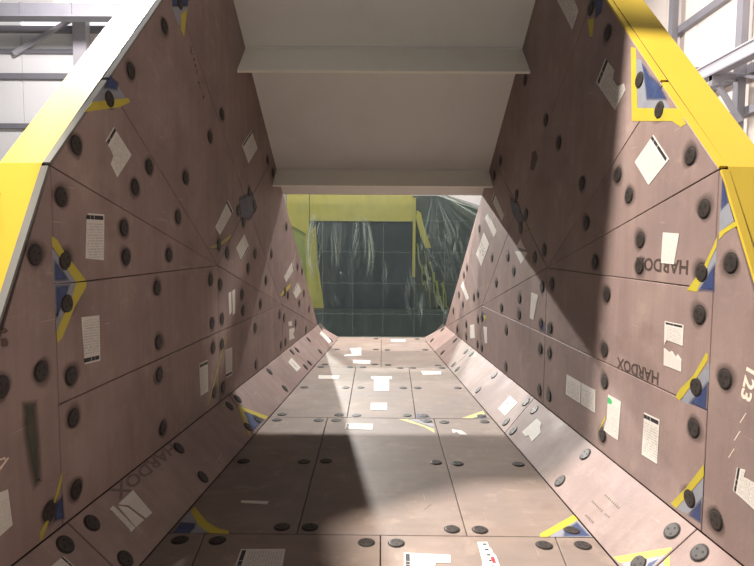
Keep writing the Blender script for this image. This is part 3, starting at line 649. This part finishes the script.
for k in range(3):
    y = 2.25+0.028*k; z = 0.915-0.085*k
    decal_ = decal('RW', [(y, z), (y+0.004, z), (y+0.034, z-0.05), (y+0.030, z-0.05)], 0.0001, 0.001, M['p_white'], 'chalk_mark', None); kid(decal_, owner('RW', (2.3, z)))
# handwritten scrawl on the upper left plate
q = MB(); rs = random.Random(3); fc = FACES['LW']
for i in range(10):
    t = i/10; u, w = 4.03+0.22*t, 2.96-0.33*t
    pts = [fc.P(u+rs.uniform(-.02, .03), w+rs.uniform(-.02, .02), 0.001) for _ in range(3)]
    q.tube(pts, 0.0025, 4)
kid(q.build('handwriting', M['stencil']), owner('LW', (4.1, 2.8)))

# sloping front sheet with two ribs (bare, cream painted)
TB = 6.63
def fpt(x, y, d=0.0):   # d = distance below the sheet towards the inside
    n = Vector((0, -0.90, -1)).normalized(); return Vector((x, y, FRONT(y))) + n*d
ins = -0.008
q = MB(); hw = lambda y: HALF(y)-ins
# out of view above the walls: a hood, added and shaped to cast shadow inside
ring = [fpt(-hw(TB), TB), fpt(hw(TB), TB), fpt(hw(4.42), 4.42), fpt(1.43, 4.40), fpt(1.43, TOP_Y), fpt(-1.54, TOP_Y), fpt(-1.90, 2.83), fpt(-1.93, 2.40), fpt(-2.17, 2.40), fpt(-2.17, 3.2), fpt(-1.95, 3.45), fpt(-1.90, 4.40), fpt(-hw(4.42), 4.42)]
nn = Vector((0, 0.90, 1)).normalized()*0.08
q.prism(ring, [p+nn for p in ring]); front = child(q.build('front_sheet', M['cream'], body))
for yb, dep in ((5.275, 0.375), (6.345, 0.265)):
    q = MB(); t = Vector((0, 1, -0.90)).normalized()*0.022
    tipy = fpt(0, yb, dep).y
    ring = [fpt(-(HALF(yb)-ins), yb), fpt(HALF(yb)-ins, yb), fpt(HALF(tipy)-ins, yb, dep), fpt(-(HALF(tipy)-ins), yb, dep)]
    q.prism(ring, [p+t for p in ring]); child(q.build('rib', M['cream_light'], body))
    # weld bead along the root of the rib
    q = MB(); q.tube([fpt(-(HALF(yb)-0.02), yb-0.004, 0.004), fpt(HALF(yb)-0.02, yb-0.004, 0.004)], 0.012, 6); child(q.build('weld_bead', M['cream'], body))
# side holes in the yellow rim
for nm, s in (('L', -1), ('R', 1)):
    fc = FACES[nm+'W']; p = fc.P(2.41, 1.80, -LT-0.16)
    d = Vector((0, -1.94+0.0, 0)); nrm = Vector((0, -0.885, 0.465))
    q = MB(); a = Vector((1, 0, 0)); b2 = nrm.cross(a)
    r_ = lambda c: [c+a*0.013*math.cos(t*math.pi/6)+b2*0.013*math.sin(t*math.pi/6) for t in range(12)]
    base = p + nrm*0.0; q.prism(r_(base+nrm*0.02), r_(base-nrm*0.02)); child(q.build('rim_hole', M['bolt'], body))

# ------------------------------------------------------------------ yellow machine behind the far end, under a plastic sheet
MY = 11.35
mc = thing('yellow_machine', (0, MY, GROUND), 'yellow framed machine with dark glazed front standing behind the far opening', 'machine')
def poly_y(name, pts, y, th, mat, bev=0.0):
    q = MB(); q.prism([(x, y, z) for x, z in pts], [(x, y+th, z) for x, z in pts]); return q.build(name, M[mat], mc, mc.location)
M['glass'] = flat('dark_glazing', rgb(26, 33, 40), 0.55)
M['dark_body'] = flat('dark_machine_body', rgb(40, 46, 44), 0.5)
M['m_olive'] = flat('machine_olive', rgb(118, 122, 56), 0.5)
M['m_yellow'] = painted_mat('machine_yellow', rgb(158, 146, 66), rgb(126, 118, 62), 0.6, 0.4, 4)
poly_y('rear_body', [(-1.9, GROUND), (2.0, GROUND), (1.98, 2.26), (1.12, 2.55), (-1.9, 2.55)], MY+0.12, 1.6, 'dark_body')
poly_y('added_skirt', [(-1.9, GROUND), (2.0, GROUND), (2.0, 0.25), (-1.9, 0.25)], MY-0.30, 0.4, 'dark_body')  # dark box added to cover the bright strip of hall floor
poly_y('glazed_panel', [(-1.3, 0.25), (0.60, 0.25), (0.60, 2.0), (-1.3, 2.0)], MY+0.05, 0.06, 'glass')
poly_y('header_beam', [(-1.46, 2.02), (0.62, 2.02), (0.62, 2.62), (-1.46, 2.62)], MY, 0.11, 'm_yellow')
poly_y('corner_bracket', [(-1.92, 2.62), (-1.47, 2.62), (-1.47, 1.70), (-1.60, 1.80), (-1.92, 1.98)], MY-0.02, 0.12, 'm_yellow')
poly_y('side_panel', [(-1.92, 1.98), (-1.60, 1.80), (-1.45, 1.70), (-1.38, 0.6), (-1.92, 0.6)], MY+0.03, 0.08, 'm_olive')
poly_y('side_post', [(-1.56, 1.72), (-1.34, 1.92), (-1.30, 1.2), (-1.18, 0.3), (-1.16, GROUND), (-1.42, GROUND), (-1.50, 0.6)], MY, 0.1, 'm_yellow')
poly_y('thin_post', [(0.62, 0.9), (0.68, 0.9), (0.68, 2.5), (0.62, 2.5)], MY+0.02, 0.08, 'm_yellow')
poly_y('slanted_stay', [(0.70, 2.25), (0.78, 2.2), (0.84, 1.95), (1.00, 1.50), (0.88, 1.48), (0.76, 1.8), (0.68, 2.1)], MY, 0.06, 'm_yellow')
rq = random.Random(5)
for k in range(9):  # tubes added for the yellow post as it shows warped through the folds
    x, z = 0.70+0.07*k+rq.uniform(-.03, .03), 1.42-0.10*k+rq.uniform(-.1, .25); q = MB(); pts = []
    for i in range(6): pts.append((x+0.16*i/6+rq.uniform(-.015, .015), MY, z-rq.uniform(.10, .2)*i))
    q.tube(pts, rq.uniform(.008, .022), 5); q.build('warped_streak', M['m_olive'], mc, mc.location)

def film_mat():
    m = bpy.data.materials.new('clear_plastic_film'); m.use_nodes = True; nt = m.node_tree; nt.nodes.clear()
    out = node(nt, 'ShaderNodeOutputMaterial'); mix = node(nt, 'ShaderNodeMixShader'); tr = node(nt, 'ShaderNodeBsdfTransparent')
    pr = node(nt, 'ShaderNodeBsdfPrincipled'); pr.inputs['Base Color'].default_value = rgb(112, 124, 122); pr.inputs['Roughness'].default_value = 0.16
    tr.inputs[0].default_value = (0.66, 0.72, 0.70, 1)
    co = objcoord(nt); f = ramp(nt, noise(nt, co, 3.0, 5, 0.6, (3, 1, 0.8)), 0.40, 0.75)
    sa = node(nt, 'ShaderNodeAttribute', attribute_name='stretch').outputs['Fac']  # slope of the folds, carries their painted highlights
    val(nt, mix.inputs[0], mth(nt, 'MINIMUM', mth(nt, 'ADD', mth(nt, 'MULTIPLY', sa, 0.62), mth(nt, 'MULTIPLY_ADD', f, 0.10, 0.09)), 0.9))
    nt.links.new(mixc(nt, sa, rgb(100, 112, 120), rgb(140, 152, 142)), pr.inputs['Base Color'])
    nt.links.new(tr.outputs[0], mix.inputs[1]); nt.links.new(pr.outputs[0], mix.inputs[2]); nt.links.new(mix.outputs[0], out.inputs[0])
    return m
M['film'] = film_mat()
M['crease'] = flat('film_crease', rgb(100, 110, 108), 0.3)
SY = 10.9
sheet = thing('plastic_sheet', (0, SY, GROUND), 'clear creased plastic sheet with square fold lines hung over the yellow machine', 'plastic sheet')
def topz(x): return 2.66 if x < 0.9 else (2.66-(x-0.9)*0.60 if x < 1.05 else 2.57-(x-1.05)*0.32)
import numpy as np
rsd = random.Random(11)
U = rsd.uniform
VF = [(U(-1.45, -0.25), U(0.014, 0.035), U(0.02, 0.06), U(0.5, 1.7)) for _ in range(34)]
RF = [(U(-0.2, 1.45), U(0.02, 0.06), U(0.03, 0.08)) for _ in range(20)]
WR = [(U(0.5, 1.7), U(0.1, 1.9), U(-0.7, 0.2), U(0.020, 0.035), U(0.12, 0.45), U(-0.05, 0.05)) for _ in range(60)]
WR += [(U(-1.7, 0.5), U(0.1, 2.4), U(-0.6, 0.6), U(0.020, 0.04), U(0.06, 0.25), U(-0.03, 0.03)) for _ in range(45)]
def disp(x, z):
    """relief of the sheet: hanging folds on one side, folds radiating from the tied corner, small crumples"""
    x, z = np.asarray(x, float), np.asarray(z, float); d = 0.012*np.sin(2.1*x+1.3*z)
    for cx, w, a, ln in VF:
        dz = np.clip((2.12-z)/ln, 0, 1)
        d = d - a*np.exp(-((x-cx-0.06*np.sin(3*z+cx*9))/w)**2)*np.sin(dz*math.pi)
    dx, dz = x-1.0, np.maximum(2.60-z, 0.001); ang = np.arctan2(dx, dz); r = np.hypot(dx, dz)
    for ta, w, a in RF: d = d - a*np.minimum(1, r*1.3)*np.exp(-((ang-ta)/w)**2)*np.exp(-(r/1.7)**4)
    for cx, cz, sl, w, ln, a in WR:
        zz = np.clip(np.abs((z-cz)/ln), 0, 1); d = d + a*np.exp(-((x-cx-sl*(z-cz))/w)**2)*(1-zz*zz)
    return d
NX, NZ = 420, 240; X0, X1, Z0 = -2.0, 2.02, GROUND+0.004
gx = np.linspace(X0, X1, NX+1); tz = np.array([topz(x) for x in gx])
GXX = np.tile(gx, (NZ+1, 1)); GZZ = Z0+(tz-Z0)[None, :]*np.linspace(0, 1, NZ+1)[:, None]
sv = np.stack([GXX, disp(GXX, GZZ), GZZ-GROUND], -1).reshape(-1, 3).tolist()
sf = [[j*(NX+1)+i, j*(NX+1)+i+1, (j+1)*(NX+1)+i+1, (j+1)*(NX+1)+i] for j in range(NZ) for i in range(NX)]
film = mesh_obj('film', sv, sf, M['film'], sheet, smooth=True)
DD = disp(GXX, GZZ); gr = np.hypot(np.gradient(DD, axis=1)/((X1-X0)/NX), np.gradient(DD, axis=0)/(2.8/NZ))
st = np.clip((gr-0.15)/2.2, 0, 1)**1.2                                  # fold highlights painted in: paler, denser film on steep slopes
fa = film.data.attributes.new('stretch', 'FLOAT', 'POINT'); fa.data.foreach_set('value', st.reshape(-1).astype('f'))
def crease(pts):
    q = MB(); q.tube([(x, SY+float(disp(x, z))-0.004, z) for x, z in pts], 0.0026, 4); q.build('fold_crease', M['crease'], sheet, sheet.location)
for z in (0.2, 0.80, 1.41, 2.02): crease([(-1.5+0.09*i, z+0.008*math.sin(i*1.7)) for i in range(37 if z < 1.9 else 36)])
for x in (-1.15, -0.56, 0.03, 0.64, 1.22): crease([(x+0.006*math.sin(i*2.1), Z0+0.05+0.1*i) for i in range(25 if x < 1 else 24)])

for o in (wall_back, wall_right): pass
bpy.context.view_layer.update()
